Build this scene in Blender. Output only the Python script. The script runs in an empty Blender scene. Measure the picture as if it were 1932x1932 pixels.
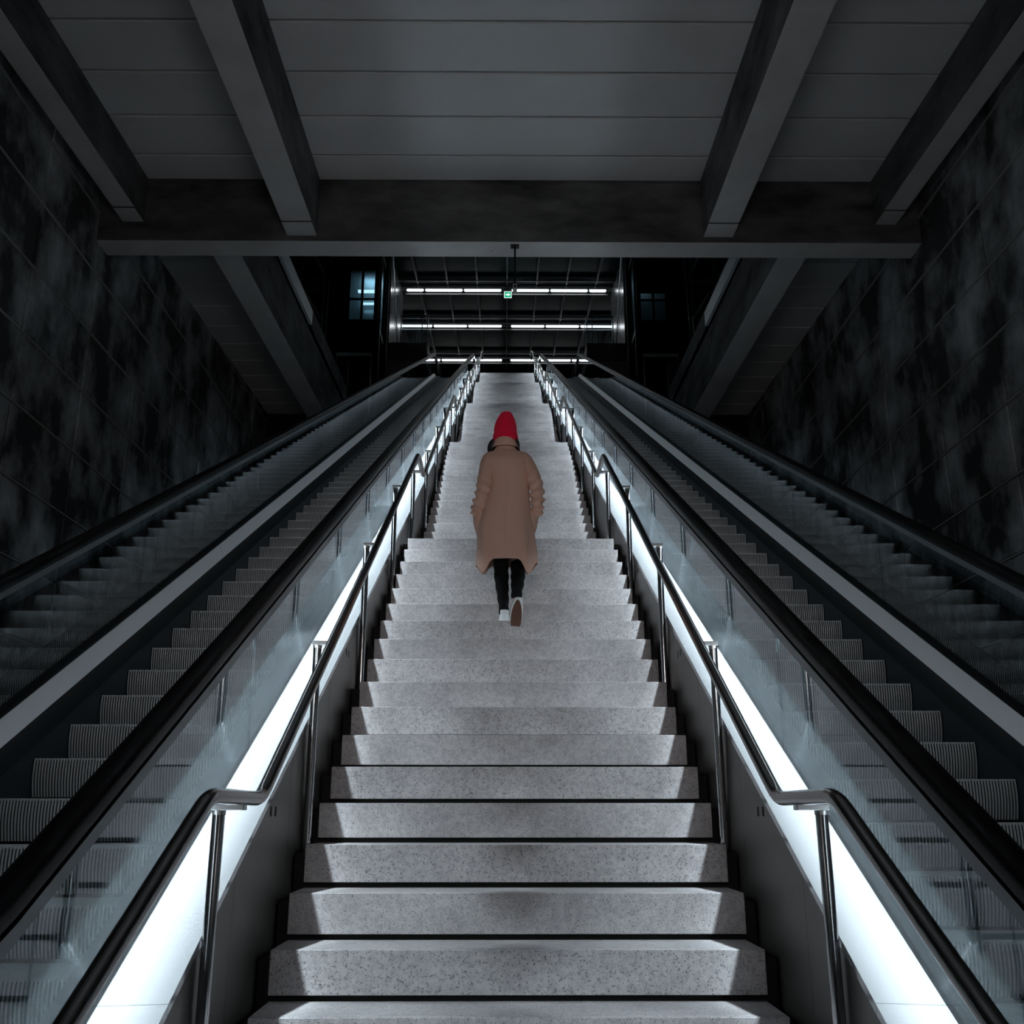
import bpy, bmesh, math, random
from mathutils import Vector, Matrix, noise
from math import sin, cos, pi, radians, tan, atan, exp, sqrt
random.seed(7)
SC = bpy.context.scene
COL = SC.collection
EYE = 1.444                      # camera height above the lower floor
# ------------------------------------------------------------------ camera
cd = bpy.data.cameras.new('camera'); cam = bpy.data.objects.new('camera', cd); COL.objects.link(cam)
cd.sensor_width = 36; cd.lens = 1873.0 / 1932.0 * 36; cd.clip_start = .05; cd.clip_end = 300
cam.location = (-.054, 0, EYE)
cam.rotation_euler = (pi / 2 + .2949, 0, -.00715)
SC.camera = cam
# ------------------------------------------------------------------ world, exposure
w = bpy.data.worlds.new('world'); SC.world = w; w.use_nodes = True
w.node_tree.nodes['Background'].inputs[0].default_value = (.75, .88, 1, 1)
w.node_tree.nodes['Background'].inputs[1].default_value = .012
vs = SC.view_settings
vs.view_transform = 'Standard'; vs.look = 'None'; vs.gamma = 1; vs.use_curve_mapping = False
vs.exposure = 0.0
SC.cycles.max_bounces = 10; SC.cycles.diffuse_bounces = 4; SC.cycles.glossy_bounces = 5
SC.cycles.transparent_max_bounces = 24; SC.cycles.use_denoising = True
SC.cycles.sample_clamp_indirect = 6.0; SC.cycles.blur_glossy = .05
SLOPE = .5331; NB = -2.485       # escalator nosing line: z = eye + SLOPE*y + NB
LED_DOWN = 7.0; LED_W = 3.6                      # watts per metre of each light strip under the escalator handrails
LED_SPREAD = 85; LED_SPILL = .4
def area(name, loc, rot, sx, sy, power, color, spread=180, parent=None):
    d = bpy.data.lights.new(name, 'AREA'); d.shape = 'RECTANGLE'; d.size = sx; d.size_y = sy
    d.energy = power; d.color = color; d.spread = radians(spread)
    o = bpy.data.objects.new(name, d); COL.objects.link(o); o.location = loc; o.rotation_euler = rot
    if parent: o.parent = parent
    return o
# the linear lamps under the two handrails beside the stairs (the housings are built with the escalators)
ang = atan(SLOPE)
for s in (-1, 1):
    n = 8; y0, y1 = 1.9, 33.7; st = (y1 - y0) / n
    for i in range(n):
        ya = y0 + (i + .5) * st
        # asymmetric optic: a main beam aimed at the stairs and weak wide spill
        for tilt, sp, wt in ((31, LED_SPREAD, LED_W), (2, 46, LED_DOWN), (0, 176, LED_SPILL)):
            R_ = Matrix.Rotation(ang, 4, 'X') @ Matrix.Rotation(s * radians(tilt), 4, 'Y')
            area('strip_light', (s * 1.203, ya, EYE + SLOPE * ya + NB + .857), R_.to_euler(), .018, st / cos(ang), wt * st / cos(ang), (.77, .915, 1.0), sp)
# added dimmer strips, unseen, brightening the steps from the escalator side of the handrails
for s in (-1, 1):
    for i in range(4):
        st = 8.0; ya = 1.9 + (i + .5) * st
        R_ = Matrix.Rotation(ang, 4, 'X') @ Matrix.Rotation(-s * radians(38), 4, 'Y')
        area('strip_light', (s * 1.272, ya, EYE + SLOPE * ya + NB + .857), R_.to_euler(), .018, st / cos(ang), 1.2 * st / cos(ang), (.80, .92, 1.0), 110)
area('fill_light', (0, -2.6, 3.3), (radians(97), 0, 0), 1.2, .8, 11, (1.0, .92, .87), 62)  # added fill aimed at the person's back, no such lamp in view
# added uplights behind the viewer, brightening the ceiling and beam undersides
for x in (-3.2, 3.2):
    area('fill_light', (x, -2.2, 1.0), (radians(172), 0, 0), 1.5, 1.5, 24, (1.0, .93, .90), 170)

# ------------------------------------------------------------------ materials
def mat(name, col=(.5, .5, .5), rough=.6, metal=0.0, spec=.5, emit=None, es=0.0):
    m = bpy.data.materials.new(name); m.use_nodes = True
    b = m.node_tree.nodes['Principled BSDF']
    b.inputs['Base Color'].default_value = (*col, 1); b.inputs['Roughness'].default_value = rough
    b.inputs['Metallic'].default_value = metal; b.inputs['Specular IOR Level'].default_value = spec
    if emit:
        b.inputs['Emission Color'].default_value = (*emit, 1); b.inputs['Emission Strength'].default_value = es
    return m
def nd(m, t, **k):
    n = m.node_tree.nodes.new(t)
    for a, v in k.items():
        if a in n.inputs: n.inputs[a].default_value = v
        else: setattr(n, a, v)
    return n
def lk(m, a, b): m.node_tree.links.new(a, b)
def vary(m, c1, c2, scale=3.0, stretch=(1, 1, 1), lo=.35, hi=.65, bump=0.0, bscale=60., detail=6, rough=None):
    """noise-driven colour between c1 and c2, fine bump"""
    b = m.node_tree.nodes['Principled BSDF']
    g = nd(m, 'ShaderNodeNewGeometry'); mp = nd(m, 'ShaderNodeMapping'); mp.inputs['Scale'].default_value = stretch
    lk(m, g.outputs['Position'], mp.inputs['Vector'])
    n = nd(m, 'ShaderNodeTexNoise', Scale=scale, Detail=detail, Roughness=.6); lk(m, mp.outputs[0], n.inputs['Vector'])
    r = nd(m, 'ShaderNodeValToRGB'); r.color_ramp.elements[0].position = lo; r.color_ramp.elements[1].position = hi
    r.color_ramp.elements[0].color = (*c1, 1); r.color_ramp.elements[1].color = (*c2, 1)
    lk(m, n.outputs['Fac'], r.inputs[0]); lk(m, r.outputs[0], b.inputs['Base Color'])
    if rough:
        mr = nd(m, 'ShaderNodeMapRange'); mr.inputs['To Min'].default_value = rough[0]; mr.inputs['To Max'].default_value = rough[1]
        lk(m, n.outputs['Fac'], mr.inputs[0]); lk(m, mr.outputs[0], b.inputs['Roughness'])
    if bump:
        n2 = nd(m, 'ShaderNodeTexNoise', Scale=bscale, Detail=4); lk(m, mp.outputs[0], n2.inputs['Vector'])
        bp = nd(m, 'ShaderNodeBump', Strength=bump, Distance=.01); lk(m, n2.outputs['Fac'], bp.inputs['Height']); lk(m, bp.outputs[0], b.inputs['Normal'])
    return m
# granite with dark flecks and soft stains
GRAN = mat('granite', rough=.55, spec=.4)
def granite():
    m = GRAN; b = m.node_tree.nodes['Principled BSDF']
    g = nd(m, 'ShaderNodeNewGeometry')
    n1 = nd(m, 'ShaderNodeTexNoise', Scale=1.6, Detail=5.0, Roughness=.65); lk(m, g.outputs['Position'], n1.inputs['Vector'])
    r1 = nd(m, 'ShaderNodeValToRGB'); e = r1.color_ramp.elements
    e[0].position = .3; e[0].color = (.36, .335, .335, 1); e[1].position = .7; e[1].color = (.61, .58, .58, 1)
    lk(m, n1.outputs['Fac'], r1.inputs[0])
    n2 = nd(m, 'ShaderNodeTexNoise', Scale=135., Detail=3.0, Roughness=.7); lk(m, g.outputs['Position'], n2.inputs['Vector'])
    r2 = nd(m, 'ShaderNodeValToRGB'); e = r2.color_ramp.elements
    e[0].position = .34; e[0].color = (.22, .21, .21, 1); e[1].position = .45; e[1].color = (1, 1, 1, 1)
    lk(m, n2.outputs['Fac'], r2.inputs[0])
    n3 = nd(m, 'ShaderNodeTexNoise', Scale=40., Detail=2.0); lk(m, g.outputs['Position'], n3.inputs['Vector'])
    r3 = nd(m, 'ShaderNodeValToRGB'); e = r3.color_ramp.elements
    e[0].position = .35; e[0].color = (.8, .8, .82, 1); e[1].position = .65; e[1].color = (1.0, 1.0, 1.0, 1)
    lk(m, n3.outputs['Fac'], r3.inputs[0])
    a = nd(m, 'ShaderNodeMix', data_type='RGBA', blend_type='MULTIPLY'); a.inputs[0].default_value = 1
    lk(m, r1.outputs[0], a.inputs[6]); lk(m, r2.outputs[0], a.inputs[7])
    c = nd(m, 'ShaderNodeMix', data_type='RGBA', blend_type='MULTIPLY'); c.inputs[0].default_value = 1
    lk(m, a.outputs[2], c.inputs[6]); lk(m, r3.outputs[0], c.inputs[7])
    lk(m, c.outputs[2], b.inputs['Base Color'])
granite()
CORE = mat('stair_core', (.02, .02, .02), .9)
CONC = vary(mat('concrete', rough=.85, spec=.2), (.13, .133, .135), (.27, .275, .28), 1.1, (1, 1, 1.6), .25, .75, .25, 45.)
BEAMC = vary(mat('beam_concrete', rough=.85, spec=.2), (.46, .46, .46), (.58, .58, .585), 1.7, (1, 1, 1), .3, .72, .15, 60.)
BEAMS = vary(mat('shaded_stained_side', rough=.85, spec=.2), (.035, .035, .035), (.20, .20, .20), 1.5, (.8, .8, 2.0), .3, .8, .2, 40.)  # streaky stains, with the shade of the upright faces painted in
def shade_stain_sides(o):
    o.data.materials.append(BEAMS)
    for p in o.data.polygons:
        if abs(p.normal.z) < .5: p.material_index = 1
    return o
BOARD = vary(mat('board_concrete', rough=.8, spec=.25), (.58, .585, .59), (.68, .687, .695), .7, (1, 1, 1), .3, .7, .1, 90.)
WALLM = vary(mat('wall_panel', rough=.5, metal=.1), (.04, .042, .042), (.78, .82, .84), 1.5, (1, 1, .75), .42, .76, .2, 25., rough=(.7, .35))
WALLB = mat('wall_backing', (.008, .008, .008), .9)
DARK = mat('dark_void', (.006, .006, .006), .9)
RUB = mat('rubber', (.004, .004, .0045), .33, 0, .16)
STEEL = mat('polished_steel', (.55, .55, .56), .16, 1.0)
STEELB = mat('brushed_steel', (.62, .63, .64), .3, 1.0)
ALU = mat('aluminium', (.30, .30, .31), .42, .85)
ALUD = mat('dark_aluminium', (.10, .11, .12), .35, .8)
CLAD = vary(mat('cladding_metal', rough=.38, metal=.55), (.085, .078, .074), (.12, .11, .105), 2.0, (1, 1, 1), .3, .7, .03, 200.)
def deckmat():
    """satin steel sheet: soft white scatter plus a polished lobe, slightly wavy"""
    m = bpy.data.materials.new('deck_metal'); m.use_nodes = True; nt = m.node_tree; nt.nodes.remove(nt.nodes['Principled BSDF'])
    d = nd(m, 'ShaderNodeBsdfDiffuse'); d.inputs[0].default_value = (.245, .25, .255, 1)
    g = nd(m, 'ShaderNodeBsdfGlossy'); g.inputs[0].default_value = (.86, .89, .92, 1); g.inputs['Roughness'].default_value = .13
    p = nd(m, 'ShaderNodeNewGeometry'); n2 = nd(m, 'ShaderNodeTexNoise', Scale=5.0, Detail=1.0); lk(m, p.outputs['Position'], n2.inputs['Vector'])
    bp = nd(m, 'ShaderNodeBump', Strength=.06, Distance=.006); lk(m, n2.outputs['Fac'], bp.inputs['Height']); lk(m, bp.outputs[0], g.inputs['Normal'])
    mx = nd(m, 'ShaderNodeMixShader'); mx.inputs[0].default_value = .50; lk(m, d.outputs[0], mx.inputs[1]); lk(m, g.outputs[0], mx.inputs[2])
    lk(m, mx.outputs[0], nt.nodes['Material Output'].inputs[0]); return m
DECK = deckmat()
STEPM = mat('step_aluminium', (.46, .47, .48), .4, .5)
STRIPM = mat('edge_glint', (.55, .55, .54), .4, .4)
TRIM = mat('pale_trim', (.62, .70, .74), .4, .2)
BLACKD = mat('near_black_metal', (.012, .013, .014), .6, .2)  # near-black decking on the far side of each escalator
GROOVE = mat('step_groove', (.010, .010, .011), .6, .1)
BEVEL = mat('inner_decking', (.52, .52, .53), .45, .4)
SKIRT = mat('skirt_metal', (.012, .016, .019), .5, .3, .15)
ROOFG = mat('roof_glazing', (.006, .026, .030), .5, 0, .04)
RAFT = mat('rafter_metal', (.24, .25, .26), .6, .1, .3)
PURL = mat('purlin_metal', (.05, .058, .066), .6, .1, .3)
PILL = vary(mat('pillar_cladding', rough=.22, metal=.6), (.40, .42, .45), (.50, .52, .55), 1.2, (1, 1, .3), .3, .7)
LAMP = mat('lit_tube', (1, 1, 1), .5, emit=(.93, .98, 1.0), es=4.0)
LEDM = mat('lit_diffuser', (1, 1, 1), .5, emit=(.80, .93, 1.0), es=3.0)
GREEN = mat('lit_green', (0, .3, .15), .5, emit=(0.0, .42, .20), es=1.0)
WHITE = mat('lit_white', (1, 1, 1), .5, emit=(.9, 1, .97), es=1.1)
def glassmat(name, tint, extra=0.0):
    m = bpy.data.materials.new(name); m.use_nodes = True; nt = m.node_tree; nt.nodes.remove(nt.nodes['Principled BSDF'])
    out = nt.nodes['Material Output']
    t = nd(m, 'ShaderNodeBsdfTransparent'); t.inputs[0].default_value = (*tint, 1)
    g = nd(m, 'ShaderNodeBsdfGlossy'); g.inputs[0].default_value = (.93, .97, 1, 1); g.inputs['Roughness'].default_value = .015
    lw = nd(m, 'ShaderNodeLayerWeight'); lw.inputs[0].default_value = .5
    p = nd(m, 'ShaderNodeMath', operation='POWER'); lk(m, lw.outputs['Facing'], p.inputs[0]); p.inputs[1].default_value = 5
    q = nd(m, 'ShaderNodeMath', operation='MULTIPLY_ADD'); lk(m, p.outputs[0], q.inputs[0]); q.inputs[1].default_value = .94; q.inputs[2].default_value = .06
    mx = nd(m, 'ShaderNodeMixShader'); lk(m, q.outputs[0], mx.inputs[0]); lk(m, t.outputs[0], mx.inputs[1]); lk(m, g.outputs[0], mx.inputs[2])
    lk(m, mx.outputs[0], out.inputs[0])
    return m
GLASS = glassmat('balustrade_glass', (.78, .84, .86))

# ------------------------------------------------------------------ mesh helpers
class MB:
    def __init__(s): s.v = []; s.f = []
    def add(s, vs, fs):
        n = len(s.v); s.v += [tuple(p) for p in vs]; s.f += [tuple(i + n for i in f) for f in fs]; return s
    def box(s, x0, x1, y0, y1, z0, z1):
        v = [(x, y, z) for z in (z0, z1) for y in (y0, y1) for x in (x0, x1)]
        return s.add(v, [(0, 2, 3, 1), (4, 5, 7, 6), (0, 1, 5, 4), (2, 6, 7, 3), (0, 4, 6, 2), (1, 3, 7, 5)])
    def slant(s, x0, x1, ya, yb, fz, d0, d1):
        """box between two y stations whose z follows fz(y), from fz+d0 to fz+d1"""
        v = []
        for y in (ya, yb):
            for (x, d) in ((x0, d0), (x1, d0), (x1, d1), (x0, d1)): v.append((x, y, fz(y) + d))
        return s.add(v, [(0, 1, 2, 3), (7, 6, 5, 4), (0, 4, 5, 1), (1, 5, 6, 2), (2, 6, 7, 3), (3, 7, 4, 0)])
    def sweep(s, prof, ys, fz, mirror=1):
        """closed cross-section prof [(X, dz)] swept along y, z = fz(y)+dz"""
        n = len(prof); v = []; f = []
        for y in ys:
            z = fz(y)
            for (x, d) in prof: v.append((x * mirror, y, z + d))
        for i in range(len(ys) - 1):
            for j in range(n):
                a, b = i * n + j, i * n + (j + 1) % n
                f.append((a, b, b + n, a + n))
        f.append(tuple(range(n - 1, -1, -1))); m = (len(ys) - 1) * n; f.append(tuple(m + j for j in range(n)))
        return s.add(v, f)
    def tube(s, pts, r, seg=12, caps=True, closed=False):
        pts = [Vector(p) for p in pts]; n = len(pts); rings = []
        if not hasattr(r, '__len__'): r = [r] * n
        up = Vector((0, 0, 1)); prev = None
        for i, p in enumerate(pts):
            a = pts[max(i - 1, 0)]; b = pts[min(i + 1, n - 1)]; d = (b - a).normalized()
            if prev is None:
                u = d.cross(up) if abs(d.z) < .95 else d.cross(Vector((1, 0, 0)))
            else: u = prev - d * prev.dot(d)
            u.normalize(); prev = u; w_ = d.cross(u)
            k = 1.0
            if 0 < i < n - 1:
                c = (pts[i] - a).normalized().dot((b - pts[i]).normalized()); k = 1 / max(.6, sqrt((1 + c) / 2))
            rings.append([p + (u * cos(t) + w_ * sin(t)) * r[i] for t in [2 * pi * j / seg for j in range(seg)]])
        v = [q for R in rings for q in R]; f = []
        for i in range(n - 1):
            for j in range(seg):
                a, b = i * seg + j, i * seg + (j + 1) % seg
                f.append((a, b, b + seg, a + seg))
        if caps: f.append(tuple(range(seg - 1, -1, -1))); f.append(tuple((n - 1) * seg + j for j in range(seg)))
        return s.add(v, f)
    def loft(s, rings, caps=(True, True)):
        n = len(rings[0]); v = [q for R in rings for q in R]; f = []
        for i in range(len(rings) - 1):
            for j in range(n):
                a, b = i * n + j, i * n + (j + 1) % n
                f.append((a, b, b + n, a + n))
        if caps[0]: f.append(tuple(range(n - 1, -1, -1)))
        if caps[1]: f.append(tuple((len(rings) - 1) * n + j for j in range(n)))
        return s.add(v, f)
    def mesh(s, name, m, smooth=False):
        me = bpy.data.meshes.new(name); me.from_pydata(s.v, [], s.f); me.materials.append(m)
        bm = bmesh.new(); bm.from_mesh(me); bmesh.ops.recalc_face_normals(bm, faces=bm.faces); bm.to_mesh(me); bm.free()
        if smooth:
            for p in me.polygons: p.use_smooth = True
        me.update(); return me
    def build(s, name, m, parent=None, smooth=False, bevel=0, seg=1, auto=None):
        o = bpy.data.objects.new(name, s.mesh(name, m, smooth or auto is not None)); COL.objects.link(o)
        if parent: o.parent = parent
        if bevel:
            b = o.modifiers.new('bevel', 'BEVEL'); b.width = bevel; b.segments = seg; b.limit_method = 'ANGLE'; b.angle_limit = radians(40)
        if auto is not None:
            sharp_by_angle(o.data, auto)
        return o
def sharp_by_angle(me, deg):
    bm = bmesh.new(); bm.from_mesh(me)
    for e in bm.edges:
        if len(e.link_faces) == 2 and e.calc_face_angle(0) > radians(deg): e.smooth = False
    bm.to_mesh(me); bm.free()
def inst(name, me, loc, parent=None, rot=(0, 0, 0), scale=(1, 1, 1)):
    o = bpy.data.objects.new(name, me); COL.objects.link(o); o.location = loc; o.rotation_euler = rot; o.scale = scale
    if parent: o.parent = parent
    return o
def empty(name, loc=(0, 0, 0)):
    o = bpy.data.objects.new(name, None); COL.objects.link(o); o.empty_display_size = .2
    o.location = loc; return o
def tag(o, label, cat, group=None):
    o['label'] = label; o['category'] = cat
    if group: o['group'] = group
    return o
def struct(o, label=None):
    o['kind'] = 'structure'
    if label: o['label'] = label
    return o
def under(root, o):
    """parent keeping world position (root is only translated)"""
    o.parent = root; o.location = Vector(o.location) - Vector(root.location); return o

TOP = EYE + 15.366               # upper floor
def zn(y):
    """escalator nosing line with level ends"""
    z = EYE + SLOPE * y + NB
    def smin(a, b, k):
        h = max(k - abs(a - b), 0) / k; return min(a, b) - h * h * k * .25
    z = smin(z, TOP, .35); z = -smin(-z, 0, .35)
    return z

# ================================================================== FLOOR / TOP FLOOR
b = MB()
b.box(-5.6, 5.6, -6, 2.4, -.3, 0)
o = struct(b.build('floor', vary(mat('floor_stone', rough=.5), (.16, .16, .16), (.22, .22, .22), 4.0)), 'dark stone floor at the foot of the stairs')
b = MB(); b.box(-9, 9, 35.2, 50, TOP - .4, TOP); b.box(-1.02, 1.02, 33.15, 35.2, TOP - .4, TOP)
struct(b.build('floor_upper', mat('upper_floor', (.12, .12, .12), .45)), 'upper hall floor beyond the top of the stairs')

FASC = mat('fascia_brown', (.20, .15, .135), .45, .1)
for s in (-1, 1):
    b = MB(); b.box(min(s * 2.70, s * 4.19), max(s * 2.70, s * 4.19), 30.7, 35.2, TOP - .72, TOP)
    struct(b.build('floor_edge', FASC, bevel=.03, seg=2), 'dark brown floor edge beside the %s escalator head' % ('left' if s < 0 else 'right'))

# ================================================================== STAIRCASE
stair = empty('staircase', (0, 2.163, 0))
tag(stair, 'pale speckled granite staircase in long flights rising between the two escalators', 'stairs')
HW = .9686; R = .18678
LP = 6.255
nos = []                          # (y, z, is_landing)
for i in range(3): nos.append((2.163 + .3 * i, R * (i + 1) , i == 2))
for j in range(5):
    for i in range(18 if j < 4 else 15):
        last = (i == 17) or (j == 4 and i == 14)
        nos.append((2.763 + LP * j + 1.155 + .3 * i, EYE - .884 + 3.362 * j + R * (i + 1), last))
b = MB(); b.box(-HW, HW, 0, .030, -.163, 0); riser_me = b.mesh('riser', GRAN)
def tread_mesh(d):
    b = MB(); b.box(-HW, HW, .034, d + .028, -.035, 0); return b.mesh('tread', GRAN)
tm = tread_mesh(.3); lm = tread_mesh(1.155)
for m_ in (riser_me, tm, lm):
    bm = bmesh.new(); bm.from_mesh(m_); bmesh.ops.bevel(bm, geom=bm.edges[:], offset=.0025, segments=1, affect='EDGES'); bm.to_mesh(m_); bm.free()
core = []
for k, (y, z, land) in enumerate(nos):
    inst('riser', riser_me, (0, y - 2.163, z), stair)
    if k < len(nos) - 1: inst('landing_slab' if land else 'tread', lm if land else tm, (0, y - 2.163, z), stair)
    core += [(y + .045 - 2.163, (nos[k - 1][1] if k else 0) - .042), (y + .045 - 2.163, z - .042)]
core += [(33.15 - 2.163 + .3, nos[-1][1] - .042), (33.15 - 2.163 + .3, -.6 + 12), (0, -.9)]
v = []; n = len(core)
for x in (-1.022, 1.022): v += [(x, c[0], c[1]) for c in core]
f = [tuple(range(n)), tuple(range(2 * n - 1, n - 1, -1))] + [(i, n + i, n + (i + 1) % n, (i + 1) % n) for i in range(n)]
cb = MB(); cb.add(v, f); o = cb.build('stair_core', CORE, stair); o['label'] = 'dark concrete body under the granite slabs'

# ================================================================== ESCALATORS
def step_mesh():
    """one escalator step: grooved tread and convex grooved riser, nosing at the origin, 0.938 wide"""
    b = MB(); W = .469; T = .3754
    prof = []                                   # riser arc from nosing down
    for i in range(7):
        t = i / 6; prof.append((.004 + .028 * t * t - .010 * sin(pi * t) * .6, -.004 - .185 * t))
    base = [(.385, -.008), (.385, -.03), (.06, -.19)]
    # body
    body = [(T * .99 + .02, -.010), (.012, -.010)] + [(p[0] + .008, p[1]) for p in prof[1:]] + [(.06, -.192), (T + .01, -.03)]
    n = len(body); v = []
    for x in (-W, W): v += [(x, c[0], c[1]) for c in body]
    f = [tuple(range(n)), tuple(range(2 * n - 1, n - 1, -1))] + [(i, n + i, n + (i + 1) % n, (i + 1) % n) for i in range(n)]
    b.add(v, f); nbody = len(b.f)
    # cleats
    N = 64; pitch = 2 * W / N; cw = pitch * .42
    for i in range(N):
        x0 = -W + pitch * (i + .27); x1 = x0 + cw
        line = [(T + .012, 0), (.006, 0)] + prof
        line2 = [(T + .012, -.012), (.014, -.012)] + [(p[0] + .010, p[1]) for p in prof]
        v = []
        for p, q in zip(line, line2):
            v += [(x0, q[0], q[1]), (x0, p[0], p[1]), (x1, p[0], p[1]), (x1, q[0], q[1])]
        f = []
        for j in range(len(line) - 1):
            a = 4 * j
            for k in range(3): f.append((a + k, a + k + 1, a + k + 5, a + k + 4))
        b.add(v, f)
    me = b.mesh('step', STEPM); me.materials.append(GROOVE)
    for i, p in enumerate(me.polygons): p.material_index = 1 if i < nbody else 0
    return me
STEP = step_mesh()
YS = [.9, 1.3] + [1.6 + .1 * i for i in range(8)] + [2.5 + i * 1.0 for i in range(30)] + [32.4 + .15 * i for i in range(14)]
def rng(ya, yb):
    return [ya] + [y for y in YS if ya + .05 < y < yb - .05] + [yb]
def escalator(s, y_phase, label):
    root = empty('escalator', (s * 1.958, 1.6, 0))
    tag(root, label, 'escalator')
    P = lambda o: under(root, o)
    # steps
    j0 = int((1.0 - y_phase) / .3754) - 1; k = j0
    while True:
        y = y_phase + k * .3754
        if y > 33.9: break
        if y > .95: P(inst('step', STEP, (s * 1.958, y, zn(y))))
        k += 1
    # comb plates
    for (a, c) in ((.55, 1.02), (34.2, 35.2)):
        mb = MB(); mb.box(min(s * 1.49, s * 2.427), max(s * 1.49, s * 2.427), a, c, zn(a) - .06, zn(a) + .002); P(mb.build('comb_plate', ALU, bevel=.004))
    # skirts and inner decking, both sides of the steps
    ys = rng(.9, 34.9)
    mb = MB(); mb.sweep([(1.478, -.25), (1.487, -.25), (1.487, .06), (1.478, .06)], ys, zn, s); P(mb.build('skirt', SKIRT))
    mb = MB(); mb.sweep([(2.429, -.25), (2.438, -.25), (2.438, .045), (2.429, .045)], ys, zn, s); P(mb.build('skirt', SKIRT))
    mb = MB(); mb.sweep([(1.486, .06), (1.486, .045), (1.32, .045), (1.32, .06)], ys, zn, s); P(mb.build('inner_deck', SKIRT))
    mb = MB(); mb.sweep([(1.32, .03), (1.32, .06), (1.252, .19), (1.246, .19), (1.246, .03)], ys, zn, s); P(mb.build('inner_bevel', BEVEL))
    mb = MB(); mb.sweep([(2.43, .060), (2.43, .045), (2.59, .045), (2.59, .060)], ys, zn, s); P(mb.build('inner_deck', SKIRT))
    yy = .9                                     # bevel strip in lengths, lit grey
    while yy < 34.8:
        ye = min(yy + 3.9, 34.9)
        mb = MB(); mb.sweep([(2.588, .03), (2.588, .062), (2.644, .172), (2.650, .172), (2.650, .03)], rng(yy + .002, ye - .002), zn, s); P(mb.build('inner_bevel', BEVEL)); yy = ye
    # outer decking beside the stairs, in lengths of 3.9 m, and far side decking
    yy = 3.17 - 3.9
    while yy < 34.8:
        ya, ye = max(yy, .9), min(yy + 3.9, 34.95); yy += 3.9
        if ye - ya < .1: continue
        mb = MB(); mb.sweep([(1.026, .267), (1.232, .2615), (1.232, .253), (1.034, .258), (1.034, .235), (1.026, .235)], rng(ya + .0015, ye - .0015), zn, s); P(mb.build('outer_deck', DECK))
        mb = MB(); mb.sweep([(2.658, .10), (2.658, .11), (3.02, .11), (3.02, -.3), (3.01, -.3), (3.01, .10)], rng(ya, ye), zn, s); P(mb.build('outer_deck', BLACKD))
    # truss box below
    mb = MB(); mb.sweep([(1.045, .2), (1.47, .03), (1.47, -.30), (2.44, -.30), (2.44, .03), (3.0, .09), (3.0, -.95), (1.045, -.95)], ys, zn, s); P(mb.build('truss_cover', DARK))
    # stair-side cladding panels
    yy = 3.83 - 3 * .885; k = 0
    while yy < 34.2:
        ya, ye = max(yy, .9), yy + .885
        mb = MB(); mb.slant(min(s * 1.030, s * 1.040), max(s * 1.030, s * 1.040), ya + .0015, ye - .0015, zn, -1.05, .232)
        c = mb.build('cladding_panel', CLAD); P(c)
        if k % 2 == 1:                          # pair of small slots
            yc = ya + .51; zc = zn(yc) + .18
            for q in (0, .085):
                sb = MB(); sb.box(min(s * 1.0285, s * 1.0295), max(s * 1.0285, s * 1.0295), yc + q - .012, yc + q + .012, zc - .02, zc + .02)
                so = sb.build('slot', DARK); so.parent = c; so.location = (0, 0, 0)
        yy += .885; k += 1
    # glass balustrades, vertical joints every 1.98 m
    for X, d0, off in ((1.237, .20, 4.69), (2.652, .165, 4.95)):
        yy = off - 2 * 1.98
        while yy < 34.6:
            ya, ye = max(yy, .75), min(yy + 1.98, 35.15); yy += 1.98
            if ye - ya < .15: continue
            mb = MB(); mb.sweep([(X - .005, d0), (X + .005, d0), (X + .005, .90), (X - .005, .90)], rng(ya + .003, ye - .003), zn, s)
            P(mb.build('glass_panel', GLASS))
    # handrail guides, lamp housing and rubber handrails with rounded ends
    for X, inner in ((1.237, True), (2.652, False)):
        mb = MB(); mb.sweep([(X - .021, .862), (X + .021, .862), (X + .021, .932), (X - .021, .932)], rng(.7, 35.2), zn, s); P(mb.build('handrail_guide', ALU, bevel=.003))
        if inner:
            mb = MB(); mb.sweep([(1.188, .859), (1.191, .859), (1.191, .864), (1.2145, .864), (1.2145, .859), (1.2155, .859), (1.2155, .905), (1.188, .905)], rng(1.7, 34.0), zn, s); P(mb.build('lamp_housing', ALUD))
            mb = MB(); mb.sweep([(1.192, .8605), (1.2135, .8605), (1.2135, .8635), (1.192, .8635)], rng(1.9, 33.7), zn, s); P(mb.build('lamp_diffuser', LEDM))
        # C-shaped rubber belt: path runs along the top and round the two ends
        path = []
        for a in range(0, 9): t = pi * (1 - a / 8) / 1.0; path.append((.62 + .0 - .30 * sin(t), zn(.6) + .62 - .32 * cos(t) * 1.0))
        path = [(.95, zn(.9) + .29)] + [(.66 - .32 * sin(pi * a / 8), zn(.6) + .61 - .33 * cos(pi * a / 8)) for a in range(0, 9)]
        path += [(y, zn(y) + .94) for y in YS if .8 < y < 35.1]
        path += [(35.2 + .30 * sin(pi * a / 8), zn(35.2) + .64 + .30 * cos(pi * a / 8)) for a in range(0, 9)] + [(35.0, TOP + .34)]
        prof = [(-.045, -.020), (-.045, .012), (-.036, .028), (-.018, .036), (.018, .036), (.036, .028), (.045, .012), (.045, -.020), (.030, -.026), (.022, -.012), (-.022, -.012), (-.030, -.026)]
        v = []; nn = len(prof)
        for i, (y, z) in enumerate(path):
            a = path[max(i - 1, 0)]; c = path[min(i + 1, len(path) - 1)]
            d = Vector((0, c[0] - a[0], c[1] - a[1])).normalized(); up = Vector((0, -d.z, d.y))
            for (px, pz) in prof: v.append((s * (X + px), y + up.y * pz, z + up.z * pz))
        f = []
        for i in range(len(path) - 1):
            for j in range(nn):
                a, c = i * nn + j, i * nn + (j + 1) % nn; f.append((a, c, c + nn, a + nn))
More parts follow.
